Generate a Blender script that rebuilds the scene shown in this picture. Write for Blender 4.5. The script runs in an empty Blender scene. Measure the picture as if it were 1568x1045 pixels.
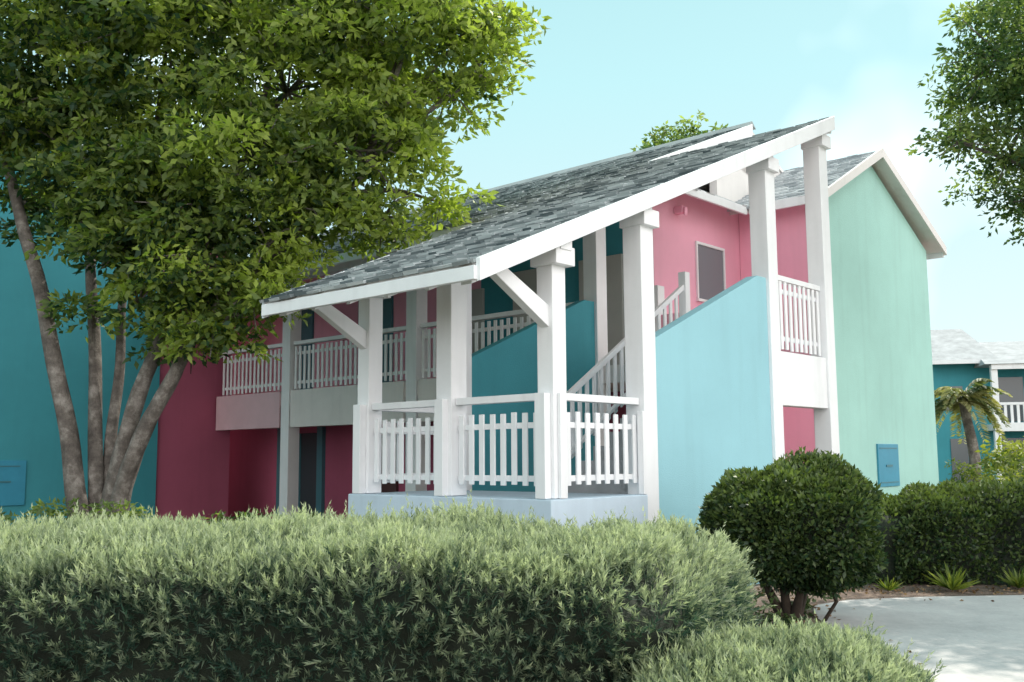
import bpy, math, random, bmesh
import numpy as np
from mathutils import Vector, Matrix, noise
random.seed(7); rng=np.random.default_rng(7)
scene=bpy.context.scene
COL=scene.collection

# ------------------------------------------------------------------ materials
def new_mat(name):
    m=bpy.data.materials.new(name); m.use_nodes=True
    nt=m.node_tree; nt.nodes.clear()
    out=nt.nodes.new('ShaderNodeOutputMaterial')
    return m,nt,out
def N(nt,t,**kw):
    n=nt.nodes.new(t)
    for k,v in kw.items(): setattr(n,k,v)
    return n
def paint(name,col,rough=.6,var=.12,bump=.15,scale=6.0,fine=60.0,grime=.0):
    m,nt,out=new_mat(name); L=nt.links.new
    b=N(nt,'ShaderNodeBsdfPrincipled'); b.inputs['Roughness'].default_value=rough
    tc=N(nt,'ShaderNodeTexCoord')
    n1=N(nt,'ShaderNodeTexNoise'); n1.inputs['Scale'].default_value=scale*.25; n1.inputs['Detail'].default_value=6
    n1.inputs['Roughness'].default_value=.65
    L(tc.outputs['Object'],n1.inputs['Vector'])
    r=N(nt,'ShaderNodeMapRange'); r.inputs['From Min'].default_value=.3; r.inputs['From Max'].default_value=.7
    r.inputs['To Min'].default_value=1-var; r.inputs['To Max'].default_value=1+var*.5
    L(n1.outputs['Fac'],r.inputs['Value'])
    mp=N(nt,'ShaderNodeMapping'); mp.inputs['Scale'].default_value=(5,5,.5)
    L(tc.outputs['Object'],mp.inputs['Vector'])
    n3=N(nt,'ShaderNodeTexNoise'); n3.inputs['Scale'].default_value=1.0; n3.inputs['Detail'].default_value=5
    L(mp.outputs['Vector'],n3.inputs['Vector'])
    r3=N(nt,'ShaderNodeMapRange'); r3.inputs['From Min'].default_value=.5; r3.inputs['From Max'].default_value=.8
    r3.inputs['To Min'].default_value=1.0; r3.inputs['To Max'].default_value=1-grime
    L(n3.outputs['Fac'],r3.inputs['Value'])
    mm=N(nt,'ShaderNodeMath',operation='MULTIPLY'); L(r.outputs[0],mm.inputs[0]); L(r3.outputs[0],mm.inputs[1])
    vm=N(nt,'ShaderNodeVectorMath',operation='SCALE'); vm.inputs[0].default_value=col
    L(mm.outputs[0],vm.inputs['Scale'])
    L(vm.outputs[0],b.inputs['Base Color'])
    n2=N(nt,'ShaderNodeTexNoise'); n2.inputs['Scale'].default_value=fine; n2.inputs['Detail'].default_value=3
    L(tc.outputs['Object'],n2.inputs['Vector'])
    bp=N(nt,'ShaderNodeBump'); bp.inputs['Strength'].default_value=bump; bp.inputs['Distance'].default_value=.01
    L(n2.outputs['Fac'],bp.inputs['Height']); L(bp.outputs[0],b.inputs['Normal'])
    L(b.outputs[0],out.inputs['Surface'])
    return m
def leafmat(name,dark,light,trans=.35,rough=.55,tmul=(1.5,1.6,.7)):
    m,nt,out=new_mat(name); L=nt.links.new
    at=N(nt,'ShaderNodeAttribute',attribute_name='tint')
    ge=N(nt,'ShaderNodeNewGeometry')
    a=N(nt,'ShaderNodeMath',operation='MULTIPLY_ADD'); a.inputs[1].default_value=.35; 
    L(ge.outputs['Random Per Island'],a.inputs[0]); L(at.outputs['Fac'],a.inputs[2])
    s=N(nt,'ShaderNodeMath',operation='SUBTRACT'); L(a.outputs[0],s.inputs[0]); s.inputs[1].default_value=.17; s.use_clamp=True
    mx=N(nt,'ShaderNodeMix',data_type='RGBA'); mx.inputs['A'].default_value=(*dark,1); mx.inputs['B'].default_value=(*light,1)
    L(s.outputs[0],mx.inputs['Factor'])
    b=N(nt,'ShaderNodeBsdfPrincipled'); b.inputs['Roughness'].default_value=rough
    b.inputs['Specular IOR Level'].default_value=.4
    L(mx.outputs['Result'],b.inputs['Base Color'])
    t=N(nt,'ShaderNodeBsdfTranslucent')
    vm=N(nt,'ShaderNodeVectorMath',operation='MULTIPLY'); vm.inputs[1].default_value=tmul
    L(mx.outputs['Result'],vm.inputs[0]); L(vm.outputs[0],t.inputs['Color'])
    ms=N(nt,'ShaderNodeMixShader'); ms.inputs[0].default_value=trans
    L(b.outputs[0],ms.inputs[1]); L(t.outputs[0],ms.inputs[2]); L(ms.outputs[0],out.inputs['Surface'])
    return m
def shinglemat(name,c1,c2):
    m,nt,out=new_mat(name); L=nt.links.new
    ge=N(nt,'ShaderNodeNewGeometry'); tc=N(nt,'ShaderNodeTexCoord')
    mx=N(nt,'ShaderNodeMix',data_type='RGBA'); mx.inputs['A'].default_value=(*c1,1); mx.inputs['B'].default_value=(*c2,1)
    n=N(nt,'ShaderNodeTexNoise'); n.inputs['Scale'].default_value=1.2; n.inputs['Detail'].default_value=6
    L(tc.outputs['Object'],n.inputs['Vector'])
    a=N(nt,'ShaderNodeMath',operation='MULTIPLY_ADD'); L(n.outputs['Fac'],a.inputs[0]); a.inputs[1].default_value=.6
    h=N(nt,'ShaderNodeMath',operation='MULTIPLY_ADD'); L(ge.outputs['Random Per Island'],h.inputs[0]); h.inputs[1].default_value=1.1; h.inputs[2].default_value=-.34
    L(h.outputs[0],a.inputs[2]); a.use_clamp=True
    L(a.outputs[0],mx.inputs['Factor'])
    b=N(nt,'ShaderNodeBsdfPrincipled'); b.inputs['Roughness'].default_value=.95; b.inputs['Specular IOR Level'].default_value=.15
    L(mx.outputs['Result'],b.inputs['Base Color'])
    n2=N(nt,'ShaderNodeTexNoise'); n2.inputs['Scale'].default_value=150
    L(tc.outputs['Object'],n2.inputs['Vector'])
    bp=N(nt,'ShaderNodeBump'); bp.inputs['Strength'].default_value=.4; bp.inputs['Distance'].default_value=.01
    L(n2.outputs['Fac'],bp.inputs['Height']); L(bp.outputs[0],b.inputs['Normal'])
    L(b.outputs[0],out.inputs['Surface'])
    return m
def groundmat(name,cols,scale,bump=.5,rough=.9):
    m,nt,out=new_mat(name); L=nt.links.new
    tc=N(nt,'ShaderNodeTexCoord'); n=N(nt,'ShaderNodeTexNoise'); n.inputs['Scale'].default_value=scale; n.inputs['Detail'].default_value=9; n.inputs['Roughness'].default_value=.7
    L(tc.outputs['Object'],n.inputs['Vector'])
    cr=N(nt,'ShaderNodeValToRGB'); e=cr.color_ramp.elements
    e[0].position=.3; e[0].color=(*cols[0],1); e[1].position=.7; e[1].color=(*cols[-1],1)
    if len(cols)>2:
        k=e.new(.5); k.color=(*cols[1],1)
    L(n.outputs['Fac'],cr.inputs[0])
    b=N(nt,'ShaderNodeBsdfPrincipled'); b.inputs['Roughness'].default_value=rough
    L(cr.outputs[0],b.inputs['Base Color'])
    n2=N(nt,'ShaderNodeTexNoise'); n2.inputs['Scale'].default_value=scale*14; n2.inputs['Detail'].default_value=5
    L(tc.outputs['Object'],n2.inputs['Vector'])
    bp=N(nt,'ShaderNodeBump'); bp.inputs['Strength'].default_value=bump; bp.inputs['Distance'].default_value=.02
    L(n2.outputs['Fac'],bp.inputs['Height']); L(bp.outputs[0],b.inputs['Normal'])
    L(b.outputs[0],out.inputs['Surface'])
    return m

M_white=paint('white_wood_paint',(.85,.86,.88),.5,.06,.15,6,80,.10)
M_trim=paint('cream_trim_paint',(.78,.74,.72),.55,.08,.1,6,80,.10)
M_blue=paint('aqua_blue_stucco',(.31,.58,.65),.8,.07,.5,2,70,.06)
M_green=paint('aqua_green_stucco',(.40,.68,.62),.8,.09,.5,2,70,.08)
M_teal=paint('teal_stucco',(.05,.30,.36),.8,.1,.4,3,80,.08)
M_pink=paint('pink_stucco',(.90,.43,.56),.8,.06,.4,3,80,.05)
M_dpink=paint('raspberry_stucco',(.46,.11,.19),.8,.1,.4,3,80,.1)
M_tealdoor=paint('teal_door_paint',(.06,.20,.24),.5,.08,.05)
M_beige=paint('beige_door_paint',(.46,.47,.44),.5,.08,.05)
M_brown=paint('brown_door',(.09,.04,.04),.5,.1,.05)
M_grey=paint('grey_concrete_steps',(.42,.44,.46),.85,.15,.3,8)
M_sign=paint('blue_plaque_paint',(.04,.28,.42),.5,.1,.05,12)
M_shing=shinglemat('asphalt_shingles',(.085,.11,.12),(.50,.54,.55))
M_shing2=shinglemat('pale_shingles',(.36,.39,.42),(.64,.66,.68))
def glass(name,c):
    m,nt,out=new_mat(name); b=N(nt,'ShaderNodeBsdfPrincipled'); b.inputs['Base Color'].default_value=(*c,1); b.inputs['Roughness'].default_value=.18
    b.inputs['Specular IOR Level'].default_value=.8
    tcg=N(nt,'ShaderNodeTexCoord'); ng=N(nt,'ShaderNodeTexNoise'); ng.inputs['Scale'].default_value=1.5; bg=N(nt,'ShaderNodeBump'); bg.inputs['Strength'].default_value=.05
    nt.links.new(tcg.outputs['Object'],ng.inputs['Vector']); nt.links.new(ng.outputs['Fac'],bg.inputs['Height']); nt.links.new(bg.outputs[0],b.inputs['Normal'])
    nt.links.new(b.outputs[0],out.inputs['Surface']); return m
M_glass=glass('dark_glass',(.05,.07,.08)); M_curt=glass('curtained_glass',(.17,.21,.23))
M_bark=groundmat('grey_bark',[(.05,.042,.038),(.15,.13,.115),(.38,.35,.32)],4,1.0)
M_twig=groundmat('twig_bark',[(.025,.018,.013),(.07,.05,.035)],9,.5)
M_core=groundmat('hedge_core',[(.012,.018,.012),(.028,.038,.022)],12,.8)  # for dark hulls added inside the foliage to block light
M_ground=groundmat('ground_soil_grass',[(.05,.06,.025),(.10,.09,.05),(.16,.12,.08)],1.5,.6)
M_mulch=groundmat('mulch_soil',[(.08,.055,.042),(.16,.11,.085),(.28,.20,.15)],6,1.0)
M_path=groundmat('concrete_path',[(.38,.37,.365),(.50,.48,.47),(.58,.56,.54)],1.2,.3)
M_leaf=leafmat('tree_leaves',(.024,.066,.032),(.36,.44,.09),.5,.5)
M_leaf2=leafmat('right_tree_leaves',(.038,.088,.034),(.30,.37,.12),.5,.5)
M_hedge=leafmat('hedge_needles',(.030,.072,.052),(.50,.56,.36),.40,.6,(1.15,1.2,.85))
M_box=leafmat('boxwood_leaves',(.018,.044,.020),(.13,.18,.05),.28,.45)
M_shrub=leafmat('shrub_leaves',(.05,.10,.02),(.30,.33,.06),.35)
M_palm=leafmat('palm_fronds',(.05,.09,.03),(.42,.40,.20),.3)
M_dead=leafmat('fallen_leaf_litter',(.08,.035,.02),(.30,.20,.10),.1)

# ------------------------------------------------------------------ mesh helpers
def empty(name,loc=(0,0,0),rz=0):
    e=bpy.data.objects.new(name,None); e.location=loc; e.rotation_euler=(0,0,rz); COL.objects.link(e); return e
class MB:
    def __init__(s): s.v=[]; s.f=[]
    def box(s,x0,x1,y0,y1,z0,z1):
        b=len(s.v)
        s.v+=[(x0,y0,z0),(x1,y0,z0),(x1,y1,z0),(x0,y1,z0),(x0,y0,z1),(x1,y0,z1),(x1,y1,z1),(x0,y1,z1)]
        s.f+=[tuple(b+i for i in q) for q in [(0,3,2,1),(4,5,6,7),(0,1,5,4),(1,2,6,5),(2,3,7,6),(3,0,4,7)]]
        return s
    def prism_y(s,poly,y0,y1):
        b=len(s.v); n=len(poly)
        s.v+=[(x,y0,z) for x,z in poly]+[(x,y1,z) for x,z in poly]
        s.f.append(tuple(b+i for i in range(n))); s.f.append(tuple(b+n+i for i in reversed(range(n))))
        for i in range(n):
            j=(i+1)%n; s.f.append((b+i,b+n+i,b+n+j,b+j))
        return s
    def prism_x(s,poly,x0,x1):
        b=len(s.v); n=len(poly)
        s.v+=[(x0,y,z) for y,z in poly]+[(x1,y,z) for y,z in poly]
        s.f.append(tuple(b+i for i in range(n))); s.f.append(tuple(b+n+i for i in reversed(range(n))))
        for i in range(n):
            j=(i+1)%n; s.f.append((b+i,b+n+i,b+n+j,b+j))
        return s
    def tube(s,pts,rad,seg=9):
        pts=[Vector(p) for p in pts]; b=len(s.v)
        for i,p in enumerate(pts):
            d=(pts[min(i+1,len(pts)-1)]-pts[max(i-1,0)]).normalized()
            a=d.cross(Vector((.13,.97,.2))).normalized(); c=d.cross(a)
            for k in range(seg):
                t=2*math.pi*k/seg; r=rad[i]*(1+.12*math.sin(3*t+i))
                s.v.append(tuple(p+a*math.cos(t)*r+c*math.sin(t)*r))
        for i in range(len(pts)-1):
            for k in range(seg):
                k2=(k+1)%seg
                s.f.append((b+i*seg+k,b+i*seg+k2,b+(i+1)*seg+k2,b+(i+1)*seg+k))
        s.f.append(tuple(b+k for k in range(seg))[::-1]); s.f.append(tuple(b+(len(pts)-1)*seg+k for k in range(seg)))
        return s
    def build(s,name,mat,parent=None,bevel=0,smooth=False):
        me=bpy.data.meshes.new(name); me.from_pydata(s.v,[],s.f); me.update()
        bm=bmesh.new(); bm.from_mesh(me); bmesh.ops.recalc_face_normals(bm,faces=bm.faces); bm.to_mesh(me); bm.free()
        if smooth:
            for p in me.polygons: p.use_smooth=True
        me.materials.append(mat)
        o=bpy.data.objects.new(name,me); COL.objects.link(o)
        if parent: o.parent=parent
        if bevel:
            md=o.modifiers.new('bevel','BEVEL'); md.width=bevel; md.segments=2; md.limit_method='ANGLE'
        return o
def spline(pts,k=5):
    P=[Vector(p) for p in pts]; out=[]
    for i in range(len(P)-1):
        p0=P[max(i-1,0)];p1=P[i];p2=P[i+1];p3=P[min(i+2,len(P)-1)]
        for j in range(k):
            t=j/k
            out.append(.5*((2*p1)+(-p0+p2)*t+(2*p0-5*p1+4*p2-p3)*t*t+(-p0+3*p1-3*p2+p3)*t**3))
    out.append(P[-1]); return out
def unit(a): return a/np.maximum(np.linalg.norm(a,axis=1,keepdims=True),1e-9)
def leaf_mesh(name,P,D,Ln,Wd,tint,mat,parent=None,tri=False,fold=.25):
    n=len(P); D=unit(D); R=unit(rng.normal(size=(n,3))); S=unit(np.cross(D,R)); U=np.cross(S,D)
    Ln=np.broadcast_to(np.asarray(Ln),(n,)).reshape(n,1); Wd=np.broadcast_to(np.asarray(Wd),(n,)).reshape(n,1)
    if tri:
        V=np.stack([P-S*Wd/2,P+S*Wd/2,P+D*Ln],axis=1); k=3
    else:
        V=np.stack([P,P+D*Ln*.45+S*Wd/2+U*Wd*fold,P+D*Ln,P+D*Ln*.45-S*Wd/2+U*Wd*fold],axis=1); k=4
    me=bpy.data.meshes.new(name)
    me.vertices.add(n*k); me.vertices.foreach_set('co',V.reshape(-1).astype(np.float32))
    me.loops.add(n*k); me.loops.foreach_set('vertex_index',np.arange(n*k,dtype=np.int32))
    me.polygons.add(n); me.polygons.foreach_set('loop_start',np.arange(0,n*k,k,dtype=np.int32))
    me.update(calc_edges=True)
    at=me.attributes.new('tint','FLOAT','POINT'); at.data.foreach_set('value',np.repeat(tint,k).astype(np.float32))
    me.materials.append(mat)
    o=bpy.data.objects.new(name,me); COL.objects.link(o)
    if parent: o.parent=parent
    return o

# ------------------------------------------------------------------ hotel building (local: x=u right-back, y=v left-back)
ANG=math.atan2(.739,.673)
H=empty('hotel_building',(.40,10,0),ANG)
SL=.428
zb=lambda u:3.70+SL*u
W=MB()
def post(u,v,z0,z1,w=.105): W.box(u-w,u+w,v-w,v+w,z0,z1)
post(0,0,1.2,zb(0)+.1); post(0,1.45,1.2,zb(0)+.1,.12); post(0,2.85,1.2,zb(0)+.1)
post(1.55,0,0,zb(1.55)+.1,.125); post(1.55,2.9,0,zb(1.55)+.1,.12)
post(4.52,0,0,zb(4.52)+.1,.13); post(4.52,2.9,0,zb(4.52)+.1,.13)
post(6.22,0,0,zb(6.22)+.1,.13)
for v in (7.1,11.0): post(4.6,v,0,5.75,.14)
for u,v in ((0,0),(0,2.85),(1.55,0),(4.52,0),(6.22,0)):
    z=zb(u)+.02
    W.box(u-.15,u+.15,v-.20,v+.15,z-.19,z)
W.build('posts',M_white,H,.008)
B=MB()
def rakebox(u0,u1,v0,v1,a,b): B.prism_y([(u0,zb(u0)+a),(u1,zb(u1)+a),(u1,zb(u1)+b),(u0,zb(u0)+b)],v0,v1)
rakebox(-1.32,6.36,-.28,-.22,.055,.268)
rakebox(-1.22,6.25,-.07,.07,.02,.155)
rakebox(-1.22,6.25,2.83,2.97,.02,.155)
rakebox(-1.32,2.80,3.12,3.17,.05,.262)
rakebox(6.36,10.0,3.04,3.12,.02,.275)
B.box(-1.36,-1.31,-.24,3.12,zb(-1.3)+.06,zb(-1.3)+.19)
B.box(-.09,.09,-.215,3.08,zb(0)-.02,zb(0)+.13)
B.box(6.30,6.36,-.22,3.03,zb(6.3)+.03,zb(6.3)+.26)
B.box(2.80,2.86,3.17,16,zb(2.8)+.05,zb(2.8)+.22)
B.box(4.52,4.68,3.1,13.6,5.35,5.62)
for v in np.arange(.5,2.8,.6): rakebox(-1.25,6.2,v-.03,v+.03,.03,.155)
B.build('beams_and_fascia',M_white,H,.006)
C=MB()
for v in (0,2.85):
    C.prism_y([(-.10,2.90),(-.10,3.12),(-.80,3.46),(-.98,3.40)],v-.055,v+.055)
C.build('eave_braces',M_white,H,.006)
R=MB()
R.prism_y([(-1.30,zb(-1.3)+.16),(6.30,zb(6.3)+.16),(6.30,zb(6.3)+.235),(-1.30,zb(-1.3)+.235)],-.22,3.12)
R.prism_y([(2.86,zb(2.86)+.16),(10,zb(10)+.16),(17,zb(10)-2.8),(17,zb(10)-2.72),(10,zb(10)+.235),(2.86,zb(2.86)+.235)],3.125,17)
R.build('roof_deck',M_trim,H)
def shingles(name,origin,along,up,nrm,length,height,mat,parent,exp=.16,keep=None):
    o=Vector(origin);a=Vector(along).normalized();s=Vector(up).normalized();n=Vector(nrm).normalized()
    b=MB(); rows=int(height/exp)+1
    for i in range(rows):
        x=-random.random()*.3; lo=i*exp; hi=min(lo+exp+.05,height+.03)
        while x<length:
            w=random.uniform(.12,.30); x0=max(x,0); x1=min(x+w-.014,length)
            if x1-x0>.02 and (keep is None or keep((x0+x1)/2,lo)):
                l=lo-random.choice((0,0,.025,.05)); t=.034+random.uniform(-.008,.012)
                k=len(b.v)
                p=lambda X,Yy,Z: tuple(o+a*X+s*Yy+n*Z)
                b.v+=[p(x0,l,.0),p(x1,l,.0),p(x1,l,t),p(x0,l,t),p(x0,hi,.004),p(x1,hi,.004)]
                b.f+=[(k,k+1,k+2,k+3),(k+3,k+2,k+5,k+4),(k,k+3,k+4),(k+1,k+5,k+2)]
            x+=w
    return b.build(name,mat,parent)
up=Vector((1,0,SL)); nr=Vector((-SL,0,1))
shingles('stair_roof_shingles',(-1.34,-.22,zb(-1.34)+.235),(0,1,0),up,nr,3.36,7.68*math.hypot(1,SL),M_shing,H)
shingles('main_roof_shingles',(2.82,3.145,zb(2.82)+.235),(0,1,0),up,nr,13.8,7.18*math.hypot(1,SL),M_shing,H)
MB().prism_y([(9.85,zb(9.85)+.27),(10,zb(10)+.34),(10.15,zb(9.85)+.27),(10,zb(10)+.25)],3.05,17).build('ridge_cap',M_shing,H)

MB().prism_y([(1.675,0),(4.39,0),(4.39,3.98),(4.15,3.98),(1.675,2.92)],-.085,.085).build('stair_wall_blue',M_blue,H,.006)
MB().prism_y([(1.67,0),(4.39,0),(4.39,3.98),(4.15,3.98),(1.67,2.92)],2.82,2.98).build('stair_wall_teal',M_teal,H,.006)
MB().box(-.21,1.42,-.15,2.98,0,1.195).build('landing_plinth',paint('plinth_paint',(.56,.67,.77),.7,.10,.3,3,60,.1),H,.012)
S=MB()
for i in range(10):
    z=1.2+.18*(i+1); u=1.66+.285*i
    S.box(u,u+.285,.10,1.22,z-.22,z)
for i in range(6):
    z=1.2-.18*(i+1); u=1.66+.3*i
    S.box(u,u+.3,1.4,2.8,0 if z<.2 else z-.2,z)
S.build('stair_steps',M_grey,H,.006)
G=MB()
zs=lambda u:1.2+.632*(u-1.5)
for (a,b_) in ((.92,1.0),(.22,.27)):
    G.prism_y([(1.5,zs(1.5)+a),(4.5,zs(4.5)+a),(4.5,zs(4.5)+b_),(1.5,zs(1.5)+b_)],1.24,1.30)
for u in np.arange(1.62,4.45,.15):
    G.prism_y([(u,zs(u)+.12),(u+.06,zs(u+.06)+.12),(u+.06,zs(u+.06)+.92),(u,zs(u)+.92)],1.302,1.33)
for u in (1.44,4.5):
    G.box(u-.06,u+.06,1.21,1.33,zs(u)-.02,zs(u)+1.15)
def rail_v(u,v0,v1,zf,top=1.05,sp=.155,side=-1,ptop=.86,pbot=.12):
    G.box(u-.06,u+.06,v0,v1,zf+top-.075,zf+top)
    G.box(u-.025,u+.025,v0,v1,zf+.16,zf+.22); G.box(u-.025,u+.025,v0,v1,zf+ptop-.16,zf+ptop-.10)
    n=max(1,int(round((v1-v0)/sp))); st=(v1-v0)/n
    for i in range(n):
        c=v0+st*(i+.5)+random.uniform(-.006,.006); a=u+side*.05; j=random.uniform(-.008,.008)
        G.box(min(a,a-side*.024),max(a,a-side*.024),c-.033,c+.033,zf+pbot+j,zf+ptop+j)
def rail_u(v,u0,u1,zf,top=1.05,sp=.155,side=-1,ptop=.86,pbot=.12):
    G.box(u0,u1,v-.06,v+.06,zf+top-.075,zf+top)
    G.box(u0,u1,v-.025,v+.025,zf+.16,zf+.22); G.box(u0,u1,v-.025,v+.025,zf+ptop-.16,zf+ptop-.10)
    n=max(1,int(round((u1-u0)/sp))); st=(u1-u0)/n
    for i in range(n):
        c=u0+st*(i+.5)+random.uniform(-.006,.006); a=v+side*.05; j=random.uniform(-.008,.008)
        G.box(c-.033,c+.033,min(a,a-side*.024),max(a,a-side*.024),zf+pbot+j,zf+ptop+j)
rail_v(0,.11,1.325,1.2); rail_v(0,1.575,2.74,1.2); rail_u(0,.11,1.42,1.2)
rail_u(2.88,.11,1.42,1.2,side=1)
for v in (.0,1.45,2.85): G.box(-.20,-.108,v-.065,v+.065,1.2,2.24)
G.box(-.05,.05,-.145,-.108,1.2,2.24)
G.box(1.36,1.42,-.145,-.07,1.2,2.1)
rail_v(4.6,3.05,6.95,3.0,1.05,.15,-1,.93,.05); rail_v(4.6,7.25,10.85,3.0,1.05,.15,-1,.93,.05); rail_v(4.6,11.15,13.6,3.0,1.05,.15,-1,.93,.05)
rail_u(0,4.66,6.08,3.02,1.06,.145,-1,.98,.03)
G.box(6.1,6.3,2.80,2.99,3.0,4.45)
G.build('picket_railings',M_white,H,.004)
MB().box(4.655,6.085,-.10,.10,2.28,3.015).build('upper_landing_panel',M_white,H,.006)
MB().box(4.50,6.2,.105,13.65,2.72,2.99).build('balcony_slab',M_trim,H)
MB().box(4.46,4.64,3.04,6.9,2.26,3.02).box(4.455,4.64,7.3,10.8,2.26,3.02).build('balcony_edge_beam',M_trim,H,.006)
MB().box(4.46,4.64,11.2,13.65,2.26,3.02).build('balcony_edge_beam_pink',paint('soft_pink',(.68,.46,.50),.7,.1,.2),H,.006)
MB().box(6.14,6.24,.14,2.95,3.0,3.95).build('pink_parapet',M_pink,H,.006)
MB().box(6.3,17,3.0,3.2,0,6.33).build('end_wall_pink',M_pink,H)
MB().prism_y([(8.7,6.33),(17,6.3),(17,zb(10)-2.9),(10,zb(10)+.12),(8.7,zb(8.7)+.12)],3.14,3.3).build('gable_infill',M_trim,H)
MB().box(6.2,6.4,3.21,7.0,3.0,6.3).build('upper_wall_teal',M_teal,H)
MB().box(6.2,6.4,7.0,17,3.0,6.3).build('upper_wall_pink',M_pink,H)
MB().box(6.2,6.4,3.21,17,0,2.99).build('lower_wall_raspberry',M_dpink,H)
D=MB(); D.box(6.13,6.2,3.55,4.5,3.0,5.1).box(6.13,6.2,5.2,6.1,3.0,5.1).box(6.14,6.2,6.9,7.9,3.6,4.9)
D.build('beige_doors',M_beige,H,.01)
MB().box(6.12,6.2,9.6,10.7,3.0,5.1).box(6.12,6.2,12.4,13.2,3.0,5.1).build('teal_doors',M_tealdoor,H,.01)
MB().box(6.12,6.2,12.1,13.5,0,2.2).box(6.12,6.2,4.5,5.8,0,2.2).box(6.11,6.2,7.6,8.2,0,2.2).build('glass_doors',M_glass,H,.01)
MB().box(6.10,6.2,11.9,12.1,0,2.35).box(6.10,6.2,13.5,13.65,0,2.35).box(6.09,6.2,12.72,12.80,0,2.2).build('door_frames',M_tealdoor,H,.005)
MB().box(6.12,6.2,9.4,10.2,0,2.1).build('brown_door',M_brown,H,.01)
MB().box(7.66,8.57,2.985,3.0,4.42,5.42).build('window_glass',M_curt,H)
Fm=MB(); Fm.box(7.62,8.61,2.96,3.0,5.42,5.47).box(7.61,8.62,2.94,3.0,4.37,4.42).box(7.62,7.66,2.96,3.0,4.42,5.42).box(8.57,8.61,2.96,3.0,4.42,5.42)
Fm.build('window_frame',M_white,H,.004)
MB().box(6.95,7.1,2.82,3.0,5.85,5.98).box(6.98,7.07,2.78,2.82,5.80,5.96).build('wall_lamp',M_pink,H,.02)
def zpv(v): return 6.22+.5*(v-2.6)
q=MB(); pl=[(5.7,2.62),(9.35,2.62),(9.35,5.9),(6.3,3.36),(5.7,2.9)]
q.v=[(u,v,zpv(v)) for u,v in pl]+[(u,v,zpv(v)-.08) for u,v in pl]
q.f=[(0,1,2,3,4),(9,8,7,6,5)]+[(i,i+5,(i+1)%5+5,(i+1)%5) for i in range(5)]
q.build('cross_roof_deck',M_trim,H)
shingles('cross_roof_shingles',(5.7,2.60,zpv(2.6)+.003),(1,0,0),(0,1,.5),(0,-.5,1),3.6,3.3*1.118,M_shing2,H,.15,
   keep=lambda X,s_: (s_/1.118) < (.30 if X<.6 else .72+(X-.6)*.83))
MB().box(5.7,8.80,2.57,2.62,6.09,6.24).build('cross_roof_fascia',M_white,H,.004)
MB().prism_y([(9.2,0),(14.5,0),(14.5,6.08),(11.6,7.46),(9.2,6.30)],1.35,1.6).build('gable_wall_green',M_green,H)
MB().box(9.22,9.4,1.6,2.99,0,6.35).build('wing_side_wall_pink',M_pink,H)
MB().box(14.3,14.48,1.6,9,0,6.1).build('wing_back_wall',M_green,H)
sw=(7.55-6.17)/(11.6-8.9)
MB().prism_y([(8.9,6.17),(11.6,7.55),(14.9,6.08),(14.9,6.16),(11.6,7.64),(8.9,6.26)],1.12,10).build('wing_roof_deck',M_trim,H,.004)
MB().prism_y([(8.87,6.12),(11.6,7.51),(14.95,6.01),(14.95,6.20),(11.6,7.70),(8.87,6.29)],1.06,1.118).build('wing_rake_fascia',M_trim,H,.004)
MB().box(8.83,8.88,1.118,2.56,6.10,6.27).box(14.9,14.96,1.118,10,5.97,6.15).build('wing_eave_fascia',M_white,H,.004)
shingles('wing_shingles',(8.86,1.10,6.245),(0,1,0),(1,0,sw),(-sw,0,1),6.0,2.74*math.hypot(1,sw),M_shing2,H,.15)
MB().box(11.25,12.25,1.315,1.35,1.0,1.82).build('utility_plaque',M_sign,H,.006)
MB().box(11.33,12.17,1.305,1.315,1.07,1.09).box(11.33,12.17,1.305,1.315,1.73,1.75).box(11.6,11.9,1.30,1.315,1.38,1.42).build('plaque_details',M_tealdoor,H)

# ------------------------------------------------------------------ left wing
T=empty('teal_guest_house',(.40,10,0),ANG)
MB().box(-7,3.1,13.70,22,0,7.9).build('teal_walls',M_teal,T)
MB().box(3.1,4.9,13.76,22,0,6.6).build('raspberry_walls',M_dpink,T)
MB().prism_x([(13.3,7.9),(22.2,7.9),(22.2,8.0),(17.7,9.6),(13.3,8.0)],-7.4,5.2).build('roof',M_shing,T)
MB().box(-.62,.38,13.665,13.70,.76,1.62).build('utility_plaque',M_sign,T,.006)
MB().box(-.5,.26,13.655,13.665,1.5,1.52).box(-.3,.1,13.65,13.665,1.2,1.23).build('plaque_details',M_tealdoor,T)

# ------------------------------------------------------------------ distant building
Dh=empty('distant_hotel_building',(20.9,50,0),math.radians(-12))
MB().box(0,14,0,9,0,6.2).build('walls',M_teal,Dh)
q=MB()
for x0,x1 in ((-.3,3.2),(2.2,14.5)):
    z0=6.25 if x0<0 else 5.9; y0=-.9 if x0<0 else -2.2
    k=len(q.v); q.v+=[(x0,y0,z0),(x1,y0,z0),(x1,9.5,z0),(x0,9.5,z0),(x0+.6,4,z0+(2.1 if x0<0 else 1.7)),(x1-.6,4,z0+(2.1 if x0<0 else 1.7))]
    q.f+=[(k,k+1,k+5,k+4),(k+1,k+2,k+5),(k+2,k+3,k+4,k+5),(k+3,k,k+4),(k,k+3,k+2,k+1)]
q.build('roof',paint('pale_roof',(.40,.41,.43),.9,.3,.5,6,20,.1),Dh)
q=MB()
for x in (2.5,5.4,8.3,11): q.box(x,x+.28,-2.0,-1.7,0,5.85)
q.box(2.5,14,-2.05,-1.7,2.7,3.1).box(2.5,14,-1.98,-1.88,3.95,4.07).box(2.5,14,-2.1,-2.0,5.65,5.9)
for x in np.arange(2.7,14,.28): q.box(x,x+.12,-1.95,-1.9,3.1,3.95)
q.box(0,2.4,-.98,-.9,6.05,6.25)
q.build('balcony_frame',M_white,Dh)
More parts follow.
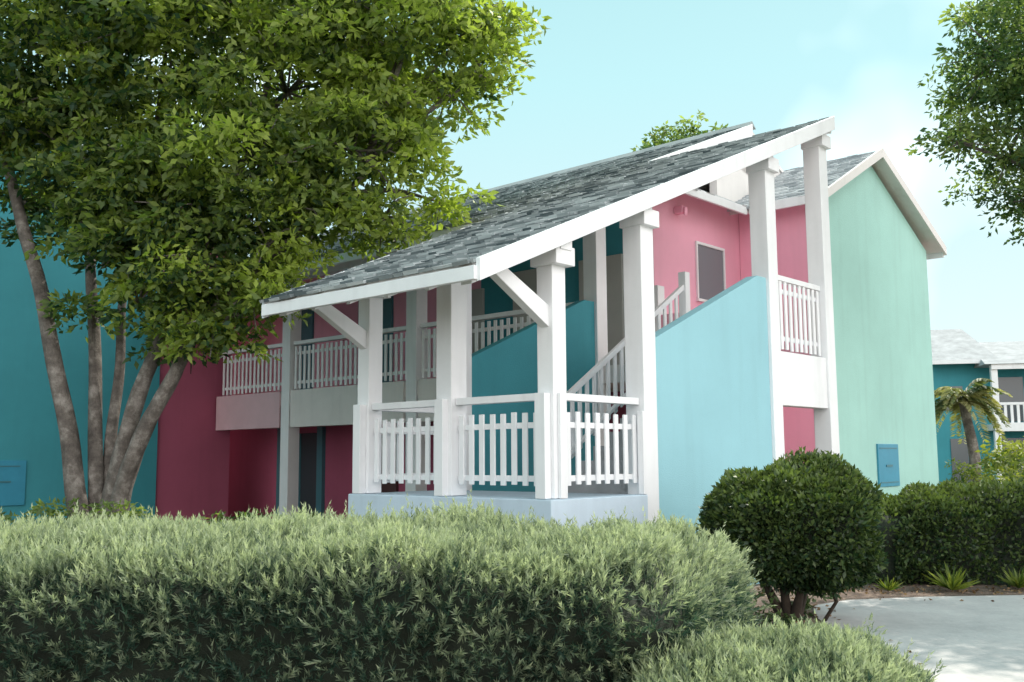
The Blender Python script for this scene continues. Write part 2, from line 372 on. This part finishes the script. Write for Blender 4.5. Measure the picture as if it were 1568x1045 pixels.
MB().box(.9,1.7,-.06,0,.2,2.4).box(3.3,4.6,-.06,0,.2,2.4).box(8.5,10,-.06,0,3.2,5.4).box(.6,1.6,-.06,0,3.8,5.0).box(3.2,4.4,-.06,0,3.2,5.4).build('windows',M_glass,Dh)
MB().box(2.5,14,-1.7,0,2.75,3.05).build('balcony_slab',M_trim,Dh)

# ------------------------------------------------------------------ ground & path
def sheet(name,pts,z,mat):
    me=bpy.data.meshes.new(name); me.from_pydata([(x,y,z) for x,y in pts],[],[tuple(range(len(pts)))]); me.materials.append(mat)
    o=bpy.data.objects.new(name,me); COL.objects.link(o); return o
sheet('ground',[(-500,-300),(500,-300),(500,900),(-500,900)],0,M_ground)
sheet('soil_bed',[(-14,3),(3.4,3),(3.6,11.2),(15,11.5),(16,14.2),(-14,14.2)],.004,M_mulch)
pp=[(14,-2),(14,11.8),(8,11.7),(6,11.6),(4.6,11.5),(3.7,11.3),(3.2,10.9),(3.0,10.2),(2.95,9.3),(2.9,8.2),(2.75,7),(2.6,5.5),(2.5,-2)]
sheet('concrete_path',pp,.012,M_path)

# ------------------------------------------------------------------ trees
def clumps(centers,per,rad=.33,tintfn=None):
    Ps=[];Ds=[];Ts=[]
    for c,t in zip(centers,tintfn):
        n=int(per*rng.uniform(.6,1.3))
        d=unit(rng.normal(size=(n,3))); d[:,2]=np.abs(d[:,2])*1.0-.25
        rr=rad*rng.uniform(.7,1.35)
        p=c+d*rr*np.array([1.05,1.05,.75])*rng.uniform(.55,1.0,(n,1))
        dr=d*.8+rng.normal(size=(n,3))*.45; dr[:,2]-=.35
        Ps.append(p);Ds.append(dr);Ts.append(np.clip(t+rng.normal(size=n)*.07+d[:,2]*.15,0,1))
    return np.concatenate(Ps),np.concatenate(Ds),np.concatenate(Ts)
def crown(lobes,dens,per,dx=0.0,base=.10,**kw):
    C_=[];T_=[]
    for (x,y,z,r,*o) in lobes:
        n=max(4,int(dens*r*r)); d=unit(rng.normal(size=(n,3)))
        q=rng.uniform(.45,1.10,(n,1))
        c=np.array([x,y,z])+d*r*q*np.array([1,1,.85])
        C_.append(c); T_.append(np.clip(base+.85*rng.random(n)**2.2+.14*d[:,2]*q[:,0]+.16*d[:,0]*q[:,0]+(q[:,0]-.8)*.35+dx*(x+4),0,1))  # clumps paler toward top, right and outside: sunlight put into the tint
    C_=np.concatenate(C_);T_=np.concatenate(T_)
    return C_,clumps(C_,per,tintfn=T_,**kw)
tree=empty('courtyard_tree')
stems=[([(-6.0,14,0),(-6.05,14,1.0),(-6.3,14,2.3),(-6.7,14,3.95),(-7.2,14.2,5.3),(-7.8,14.5,6.8)],.16,.06),
([(-5.85,14.1,0),(-5.9,14.2,1.5),(-6.1,14.4,3.5),(-6.3,14.6,4.9),(-6.5,15,6.5)],.12,.05),
([(-5.6,13.9,0),(-5.55,13.9,.9),(-5.3,13.8,2.1),(-4.9,13.7,3.2),(-4.5,13.8,4.5),(-3.8,14,6)],.16,.05),
([(-5.4,13.8,0),(-5.35,13.7,.9),(-5.1,13.5,1.7),(-4.6,13.3,2.6),(-4.15,13.4,3.5),(-3.1,13.6,4.6),(-2.1,13.8,5.6)],.15,.04),
([(-5.7,14.3,0),(-5.75,14.3,1.6),(-5.7,14.4,3),(-5.75,14.6,4.3),(-5.5,14.8,6)],.10,.04)]
tb=MB()
for p,a,b_ in stems:
    s=spline(p); n=len(s); tb.tube(s,[a+(b_-a)*i/(n-1) for i in range(n)],10)
lobes=[(-1.55,14,7.7,1.45),(-3.3,14.2,7.0,1.9),(-5,14,7.9,1.9),(-6.9,14.3,7.8,1.6),(-2.2,13.6,5.9,1.05),(-1.8,13.8,5.0,.6),
(-3.6,13.6,5.5,1.45),(-5.4,13.8,5.6,1.2),(-4.2,13.3,4.2,.95),(-4.3,13.3,3.2,.55),(-1.0,14.2,5.3,.42),(-.6,14,7.9,.75),(-.9,14,6.8,.55),
(-5.9,13.8,3.6,.28),(-3.5,13.2,3.7,.6),(-3,14.3,9.3,2),(-5.8,14.3,9.4,2),(-1.0,14,9.0,1.0),(-7.4,14,6.5,.9),(-2.6,13.5,4.8,.55),(-5.2,13.5,4.5,.6),
(-4.7,13.4,4.9,.9),(-3.3,13.3,4.5,.6),(-6.4,14,6.1,1.0),(-8.0,14.5,6.9,1.1),(-3.9,13.0,3.3,.5),(-5.0,13.2,3.7,.4),(-6.0,13.8,4.9,.6),(-7.3,15,5.4,.6),(-1.3,13.9,6.2,.45),(-.35,14,7.2,.4)]
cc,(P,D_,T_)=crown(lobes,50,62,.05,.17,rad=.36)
allst=[Vector(q) for p,_,_ in stems for q in spline(p)[8:]]
for (x,y,z,r,*_) in lobes:
    L0=Vector((x,y,z)); st=min(allst,key=lambda q:(q-L0).length+max(0,q.z-z)*2)
    mid=(st+L0)/2+Vector((0,0,.15)); tb.tube(spline([st,mid,L0],4),[.045]*3+[.035]*3+[.02]*3,6)
    for k in range(int(4+r*7)):
        d=Vector(unit(rng.normal(size=(1,3)))[0])*r*.85
        tb.tube([L0,L0+d*.5+Vector((0,0,.1)),L0+d],[.022,.014,.006],5)
tb.build('trunk_and_limbs',M_bark,tree,smooth=True)
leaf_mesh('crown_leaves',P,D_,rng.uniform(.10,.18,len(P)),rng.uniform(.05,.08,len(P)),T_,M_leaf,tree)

rt=empty('right_tree')
tb=MB(); s=spline([(8.9,13.8,0),(8.8,13.8,2),(8.5,13.9,4),(8.2,14,6),(7.9,14,8)]); tb.tube(s,np.linspace(.2,.05,len(s)),10)
lob2=[(7.4,14,6.3,1.25),(8.4,14,7.3,1.8),(7.2,14,7.4,1.0),(8.3,14,5.3,1.1),(9.6,14,6.4,1.7),(8.4,14.2,8.8,1.5),(6.5,14,6.1,.5),(7.5,13.8,5.2,.6)]
for (x,y,z,r) in lob2:
    L0=Vector((x,y,z)); st=Vector(min(s,key=lambda q:(Vector(q)-L0).length+abs(q.z-z+1)))
    tb.tube([st,(st+L0)/2+Vector((0,0,.1)),L0],[.05,.035,.02],6)
    for k in range(8):
        d=Vector(unit(rng.normal(size=(1,3)))[0])*r*.85; tb.tube([L0,L0+d*.5,L0+d],[.02,.012,.005],5)
tb.build('trunk_and_limbs',M_bark,rt,smooth=True)
cc,(P,D_,T_)=crown(lob2,50,62,rad=.30)
leaf_mesh('crown_leaves',P,D_,rng.uniform(.08,.13,len(P)),rng.uniform(.035,.055,len(P)),T_,M_leaf2,rt)

bt=empty('background_tree')
tb=MB(); tb.tube([(5.6,31,0),(5.7,31,5),(5.6,31,11)],[.3,.22,.08],8); tb.build('trunk',M_bark,bt)
cc,(P,D_,T_)=crown([(5.6,31,11.2,1.3),(4.9,31,11.0,.8),(6.3,31,11.3,.8),(5.6,31,9.5,2)],26,50,rad=.4)
leaf_mesh('crown_leaves',P,D_,.19,.09,T_,M_leaf2,bt)

# ------------------------------------------------------------------ hedges
def nz(p,s): return noise.noise(Vector(p)*s)
def disp(w,lump): return nz(w,1.3)*lump*1.6+nz(w,3.4)*lump*1.3
def sup(c,a,b_,h,n,skew,face_w,count,lump=.07):
    areas=np.array([4*a*b_,2*a*h,2*b_*h,2*b_*h,2*a*h])*np.array(face_w)
    pr=areas/areas.sum(); ch=rng.choice(5,count,p=pr)
    r1=rng.uniform(-1,1,count); r2=rng.uniform(-1,1,count)
    x=np.where(ch==0,r1,0);y=np.where(ch==0,r2,0);z=np.where(ch==0,1,0).astype(float)
    zz=(r2+1)/2
    x=np.where(ch==1,r1,x);y=np.where(ch==1,-1,y);z=np.where(ch==1,zz,z)
    x=np.where(ch==4,r1,x);y=np.where(ch==4,1,y);z=np.where(ch==4,zz,z)
    x=np.where(ch==2,1,x);y=np.where(ch==2,r1,y);z=np.where(ch==2,zz,z)
    x=np.where(ch==3,-1,x);y=np.where(ch==3,r1,y);z=np.where(ch==3,zz,z)
    p=np.stack([x,y,z],1).astype(float)
    sc=(np.abs(p)**n).sum(1)**(-1/n); p*=sc[:,None]
    g=np.sign(p)*np.abs(p)**(n-1)/np.array([a,b_,h]); g=unit(g)
    w=p*np.array([a,b_,h]); w[:,0]+=w[:,1]*skew; w+=np.array(c)
    for i in range(count): w[i]=w[i]+g[i]*disp(w[i],lump)
    return w,g
def core(name,c,a,b_,h,n,skew,parent,scale=.93,lump=.07):
    bm=bmesh.new(); bmesh.ops.create_cube(bm,size=2); bmesh.ops.subdivide_edges(bm,edges=bm.edges,cuts=30,use_grid_fill=True)
    for v in bm.verts:
        p=np.array(v.co); p=p*(np.abs(p)**n).sum()**(-1/n)
        g=np.sign(p)*np.abs(p)**(n-1)/np.array([a,b_,h]); g/=max(np.linalg.norm(g),1e-9)
        w=p*np.array([a,b_,h]); 
        w[0]+=w[1]*skew; w+=np.array(c)
        w=w+g*(disp(w,lump)-(1-scale)); w[2]=max(w[2],-.05); v.co=w
    me=bpy.data.meshes.new(name); bm.to_mesh(me); bm.free(); me.materials.append(M_core)
    for p in me.polygons: p.use_smooth=True
    o=bpy.data.objects.new(name,me); COL.objects.link(o); o.parent=parent; return o
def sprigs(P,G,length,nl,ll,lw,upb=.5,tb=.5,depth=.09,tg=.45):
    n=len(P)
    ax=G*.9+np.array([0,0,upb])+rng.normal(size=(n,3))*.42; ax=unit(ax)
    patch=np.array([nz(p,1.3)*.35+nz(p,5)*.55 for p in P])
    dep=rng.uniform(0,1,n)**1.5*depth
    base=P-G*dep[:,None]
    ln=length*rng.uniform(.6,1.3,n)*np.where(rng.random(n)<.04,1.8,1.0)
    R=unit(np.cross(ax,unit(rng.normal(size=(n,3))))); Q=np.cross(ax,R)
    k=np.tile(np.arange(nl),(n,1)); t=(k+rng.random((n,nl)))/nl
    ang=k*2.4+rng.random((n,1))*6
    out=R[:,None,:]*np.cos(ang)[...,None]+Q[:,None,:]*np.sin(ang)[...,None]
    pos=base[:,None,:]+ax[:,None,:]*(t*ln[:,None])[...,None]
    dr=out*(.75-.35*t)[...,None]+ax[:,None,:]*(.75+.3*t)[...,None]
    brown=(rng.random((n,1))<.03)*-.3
    tint=np.clip(tb+patch[:,None]*.6+(t-.5)*.50+rng.normal(size=(n,1))*.12+brown-(dep/depth*.35)[:,None]+(G[:,2:3]-.6)*tg,0,1)  # upward sprigs paler, deeper ones darker: sun and shade put into the tint
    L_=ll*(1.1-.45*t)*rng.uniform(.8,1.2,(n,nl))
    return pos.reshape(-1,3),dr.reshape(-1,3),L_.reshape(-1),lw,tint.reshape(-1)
fh=empty('conifer_hedge')
HP=((-2.95,6.3,0),4.3,1.3,1.10,8,.34)
W_,G_=sup(*HP,(1.1,1,.9,.0,.12),25000,.07)
keep=(W_[:,0]>-4.9); W_=W_[keep];G_=G_[keep]
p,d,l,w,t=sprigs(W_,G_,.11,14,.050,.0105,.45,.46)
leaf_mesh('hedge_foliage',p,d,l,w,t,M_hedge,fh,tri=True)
core('hedge_core',*HP,fh,.90,.07)
lh=empty('low_conifer_hedge')
HP2=((1.30,5.3,0),.88,.85,.60,2.8,.15)
W_,G_=sup(*HP2,(1,1,.9,.2,.3),6000,.06)
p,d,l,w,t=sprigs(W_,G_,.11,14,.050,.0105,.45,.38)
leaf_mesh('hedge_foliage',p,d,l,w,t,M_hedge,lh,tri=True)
core('hedge_core',*HP2,lh,.91,.06)
# round topiary
bb=empty('round_bush')
BC=(2.74,10.0,.90)
cnt=32000
d=unit(rng.normal(size=(cnt,3)))
def bd(q,g): return nz(q,1.7)*.22+nz(q,4)*.13+nz(q,9)*.06
BS=np.array([.73,.72,.60])
w_=np.sign(d)*np.abs(d)**.85*BS+np.array(BC); g_=d.copy()
for i in range(cnt): w_[i]+=g_[i]*bd(w_[i],0)
w_=w_-g_*(rng.random((cnt,1))**2*.16)
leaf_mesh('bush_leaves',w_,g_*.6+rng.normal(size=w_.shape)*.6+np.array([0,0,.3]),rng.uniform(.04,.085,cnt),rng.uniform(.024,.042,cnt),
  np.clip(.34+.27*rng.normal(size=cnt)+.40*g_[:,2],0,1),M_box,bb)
bm=bmesh.new(); bmesh.ops.create_icosphere(bm,subdivisions=5,radius=1)
for v in bm.verts:
    g=v.co.normalized(); gg=np.array(g); q=np.sign(gg)*np.abs(gg)**.85*BS+np.array(BC); v.co=Vector(q)+g*(bd(q,0)-.11)
me=bpy.data.meshes.new('bush_core'); bm.to_mesh(me); bm.free(); me.materials.append(M_core); o=bpy.data.objects.new('bush_core',me); COL.objects.link(o); o.parent=bb
tb=MB()
for dx,dy in ((-.05,0),(.12,.05),(-.15,.08),(.05,-.1)):
    tb.tube(spline([(2.72+dx*.4,10+dy*.4,0),(2.72+dx*1.2,10+dy,.25),(2.72+dx*2.5,10+dy*2,.6)],3),[.05]*3+[.04]*3+[.03],7)
tb.tube([(3.0,9.9,.0),(3.12,9.85,.2),(3.0,9.9,.5)],[.02,.02,.015],6)
tb.build('stems',M_twig,bb,smooth=True)
wd_=empty('bush_foot_weeds')
cc,(P,D_,T_)=crown([(2.3,9.7,.12,.2),(2.9,10.4,.12,.25),(2.05,10.3,.15,.25),(2.5,9.4,.06,.12)],150,26,rad=.12)
P[:,2]=np.abs(P[:,2])
leaf_mesh('leaves',P,D_,.07,.03,T_*.8,M_box,wd_)
rh=empty('clipped_hedge')
HP3=((8.05,13.2,0),3.8,.75,1.13,4.5,.1)
W_,G_=sup(*HP3,(1,1,1,.7,.2),34000,.12)
W_=W_-G_*(rng.random((len(W_),1))**2*.18)
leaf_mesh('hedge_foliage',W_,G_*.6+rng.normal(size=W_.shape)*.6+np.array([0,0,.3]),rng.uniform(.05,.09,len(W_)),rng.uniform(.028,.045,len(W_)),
  np.clip(.28+.25*rng.normal(size=len(W_))+.55*G_[:,2],0,1),M_box,rh)  # sunlit hedge top put into the leaf tint
core('hedge_core',*HP3,rh,.88,.12)
sh=empty('background_shrubs')
cc,(P,D_,T_)=crown([(11.2,20,1.1,.7),(12.5,21,1.2,.7),(10.6,17.5,.9,.5),(13.5,26,1.1,.8),(12.4,27,1.0,.8),(15,30,1.2,1.0),(17,30,1.2,1.0),(9.0,17,.9,.45),(6.95,13.9,1.45,.35)],50,40,rad=.25)
leaf_mesh('leaves',P,D_,.10,.05,T_,M_shrub,sh)
lp=empty('understory_plants')
lo=[(x,y,.75,.35) for x,y in ((-6.9,13.2),(-5.0,12.8),(-4.0,12.9),(-3.2,12.6),(-2.3,11.9),(-8,13.5),(-6,13.0))]
cc,(P,D_,T_)=crown(lo,90,45,rad=.18)
leaf_mesh('leaves',P,D_,.10,.04,T_*.8,M_leaf2,lp)
def strap(name,x,y,r,n,mat):
    a=rng.uniform(0,6.28,n); e=rng.uniform(.3,1.2,n)
    d=np.stack([np.cos(a)*np.cos(e),np.sin(a)*np.cos(e),np.sin(e)],1)
    P0=np.zeros((n,3))+np.array([x,y,.02]); 
    return leaf_mesh(name,P0,d,r*rng.uniform(.7,1.1,n),r*.12,rng.random(n)*.7,mat)
for i,(x,y,r) in enumerate(((5.15,11.95,.36),(6.0,12.1,.30),(4.4,11.95,.2),(6.6,11.95,.22))):
    strap('spider_plant',x,y,r,46,M_shrub)
pm=empty('palm_tree')
MB().tube(spline([(13.3,29,0),(13.35,29,1.5),(13.1,29,3.3)],5),[.17]*3+[.15]*4+[.13]*4,10).build('trunk',M_bark,pm,smooth=True)
Pp=[];Dd=[];Tt=[];LL=[]
for i in range(30):
    a=rng.uniform(0,6.28); e=rng.uniform(-.3,1.25); o0=np.array([13.1,29,3.3]); h=np.array([math.cos(a),math.sin(a),0]); Ls=rng.uniform(1.0,1.5)
    tn=rng.uniform(.1,1)
    for k in range(30):
        t=(k+1)/30; pos=o0+h*Ls*t*math.cos(e*.7)+np.array([0,0,1])*(Ls*t*math.sin(e)-1.0*t*t)
        s_=np.cross(h,[0,0,1])
        for sg in (-1,1):
            Pp.append(pos);Dd.append(h*.7+s_*sg*.8+np.array([0,0,-.45]));Tt.append(tn);LL.append(.50*(1-.6*t))
leaf_mesh('fronds',np.array(Pp),np.array(Dd),np.array(LL),.07,np.array(Tt),M_palm,pm)
n=1100
P=np.stack([rng.uniform(2.8,8,n),rng.uniform(10.4,12.4,n),np.full(n,.02)],1); m_=(P[:,1]>11.6)|(P[:,0]<3.3)|(rng.random(n)<.03); P=P[m_]
P2=np.stack([rng.uniform(2.2,3.3,500),rng.uniform(6,10.8,500),np.full(500,.02)],1); P2=P2[(P2[:,0]<3.0)|(rng.random(500)<.1)]
P=np.concatenate([P,P2]); D_=rng.normal(size=P.shape); D_[:,2]=np.abs(D_[:,2])*.15
leaf_mesh('fallen_leaves',P,D_,.05,.025,rng.random(len(P)),M_dead)

# ------------------------------------------------------------------ light
EL=math.radians(52)
sv=Vector((.66*math.cos(EL),.751*math.cos(EL),math.sin(EL))).normalized()
ld=bpy.data.lights.new('sun','SUN'); ld.energy=5.0; ld.angle=math.radians(.5); ld.color=(1,.94,.83)
lo_=bpy.data.objects.new('sun',ld); lo_.rotation_euler=sv.to_track_quat('Z','Y').to_euler(); lo_.location=(20,30,30); COL.objects.link(lo_)
wd=bpy.data.worlds.new('World'); scene.world=wd; wd.use_nodes=True; nt=wd.node_tree; nt.nodes.clear(); L=nt.links.new
ow=N(nt,'ShaderNodeOutputWorld'); bg=N(nt,'ShaderNodeBackground'); bg.inputs['Strength'].default_value=.15
sk=N(nt,'ShaderNodeTexSky'); sk.sky_type='NISHITA'; sk.sun_disc=False; sk.sun_elevation=EL; sk.sun_rotation=math.radians(41.3)
sk.dust_density=1.5; sk.ozone_density=1.0
tc=N(nt,'ShaderNodeTexCoord'); sx=N(nt,'ShaderNodeSeparateXYZ'); L(tc.outputs['Generated'],sx.inputs[0])
cr=N(nt,'ShaderNodeValToRGB'); e=cr.color_ramp.elements
e[0].position=0.0; e[0].color=(.90,1.0,1,1); e[1].position=.75; e[1].color=(.32,.68,.70,1)
k=e.new(.36); k.color=(.58,.96,.98,1)
L(sx.outputs['Z'],cr.inputs[0])
vs=N(nt,'ShaderNodeVectorMath',operation='SCALE'); vs.inputs['Scale'].default_value=6.7; L(cr.outputs[0],vs.inputs[0])
mx=N(nt,'ShaderNodeMix',data_type='RGBA'); mx.inputs['Factor'].default_value=.88
L(sk.outputs[0],mx.inputs['A']); L(vs.outputs[0],mx.inputs['B'])
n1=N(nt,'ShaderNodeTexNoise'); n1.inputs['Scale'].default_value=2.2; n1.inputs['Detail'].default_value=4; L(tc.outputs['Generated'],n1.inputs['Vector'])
dt=N(nt,'ShaderNodeVectorMath',operation='DOT_PRODUCT'); dt.inputs[1].default_value=(.66,-.75,0); L(tc.outputs['Generated'],dt.inputs[0])  # added bright cloud bank behind the camera, fills the shaded right-hand walls
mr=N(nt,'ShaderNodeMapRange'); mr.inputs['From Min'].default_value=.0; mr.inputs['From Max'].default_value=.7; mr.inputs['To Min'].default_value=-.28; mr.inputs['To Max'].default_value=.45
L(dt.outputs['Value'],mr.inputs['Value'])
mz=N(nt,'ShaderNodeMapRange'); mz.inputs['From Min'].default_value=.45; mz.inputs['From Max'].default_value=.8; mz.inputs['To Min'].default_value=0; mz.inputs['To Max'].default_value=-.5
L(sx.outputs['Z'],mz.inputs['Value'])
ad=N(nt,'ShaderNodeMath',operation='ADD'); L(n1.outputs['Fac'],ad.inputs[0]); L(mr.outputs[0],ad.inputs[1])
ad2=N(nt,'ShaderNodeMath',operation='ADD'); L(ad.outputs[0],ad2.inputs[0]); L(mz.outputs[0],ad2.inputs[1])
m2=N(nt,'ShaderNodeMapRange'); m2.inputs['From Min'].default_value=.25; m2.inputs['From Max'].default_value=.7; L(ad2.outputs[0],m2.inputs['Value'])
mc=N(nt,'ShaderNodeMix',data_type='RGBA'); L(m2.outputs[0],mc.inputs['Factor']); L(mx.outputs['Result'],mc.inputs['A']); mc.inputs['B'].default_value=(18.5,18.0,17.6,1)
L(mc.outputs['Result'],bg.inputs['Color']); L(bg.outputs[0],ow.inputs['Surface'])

# ------------------------------------------------------------------ camera
cd=bpy.data.cameras.new('camera'); cd.lens=35; cd.sensor_width=36; cd.clip_end=2000; cd.clip_start=.05
co=bpy.data.objects.new('camera',cd); COL.objects.link(co)
co.matrix_world=Matrix.Translation((0,0,1.6))@Matrix.Rotation(math.radians(90+6.7),4,'X')@Matrix.Rotation(math.radians(-.4),4,'Z')
scene.camera=co
scene.view_settings.view_transform='Standard'; scene.view_settings.look='None'; scene.view_settings.exposure=0
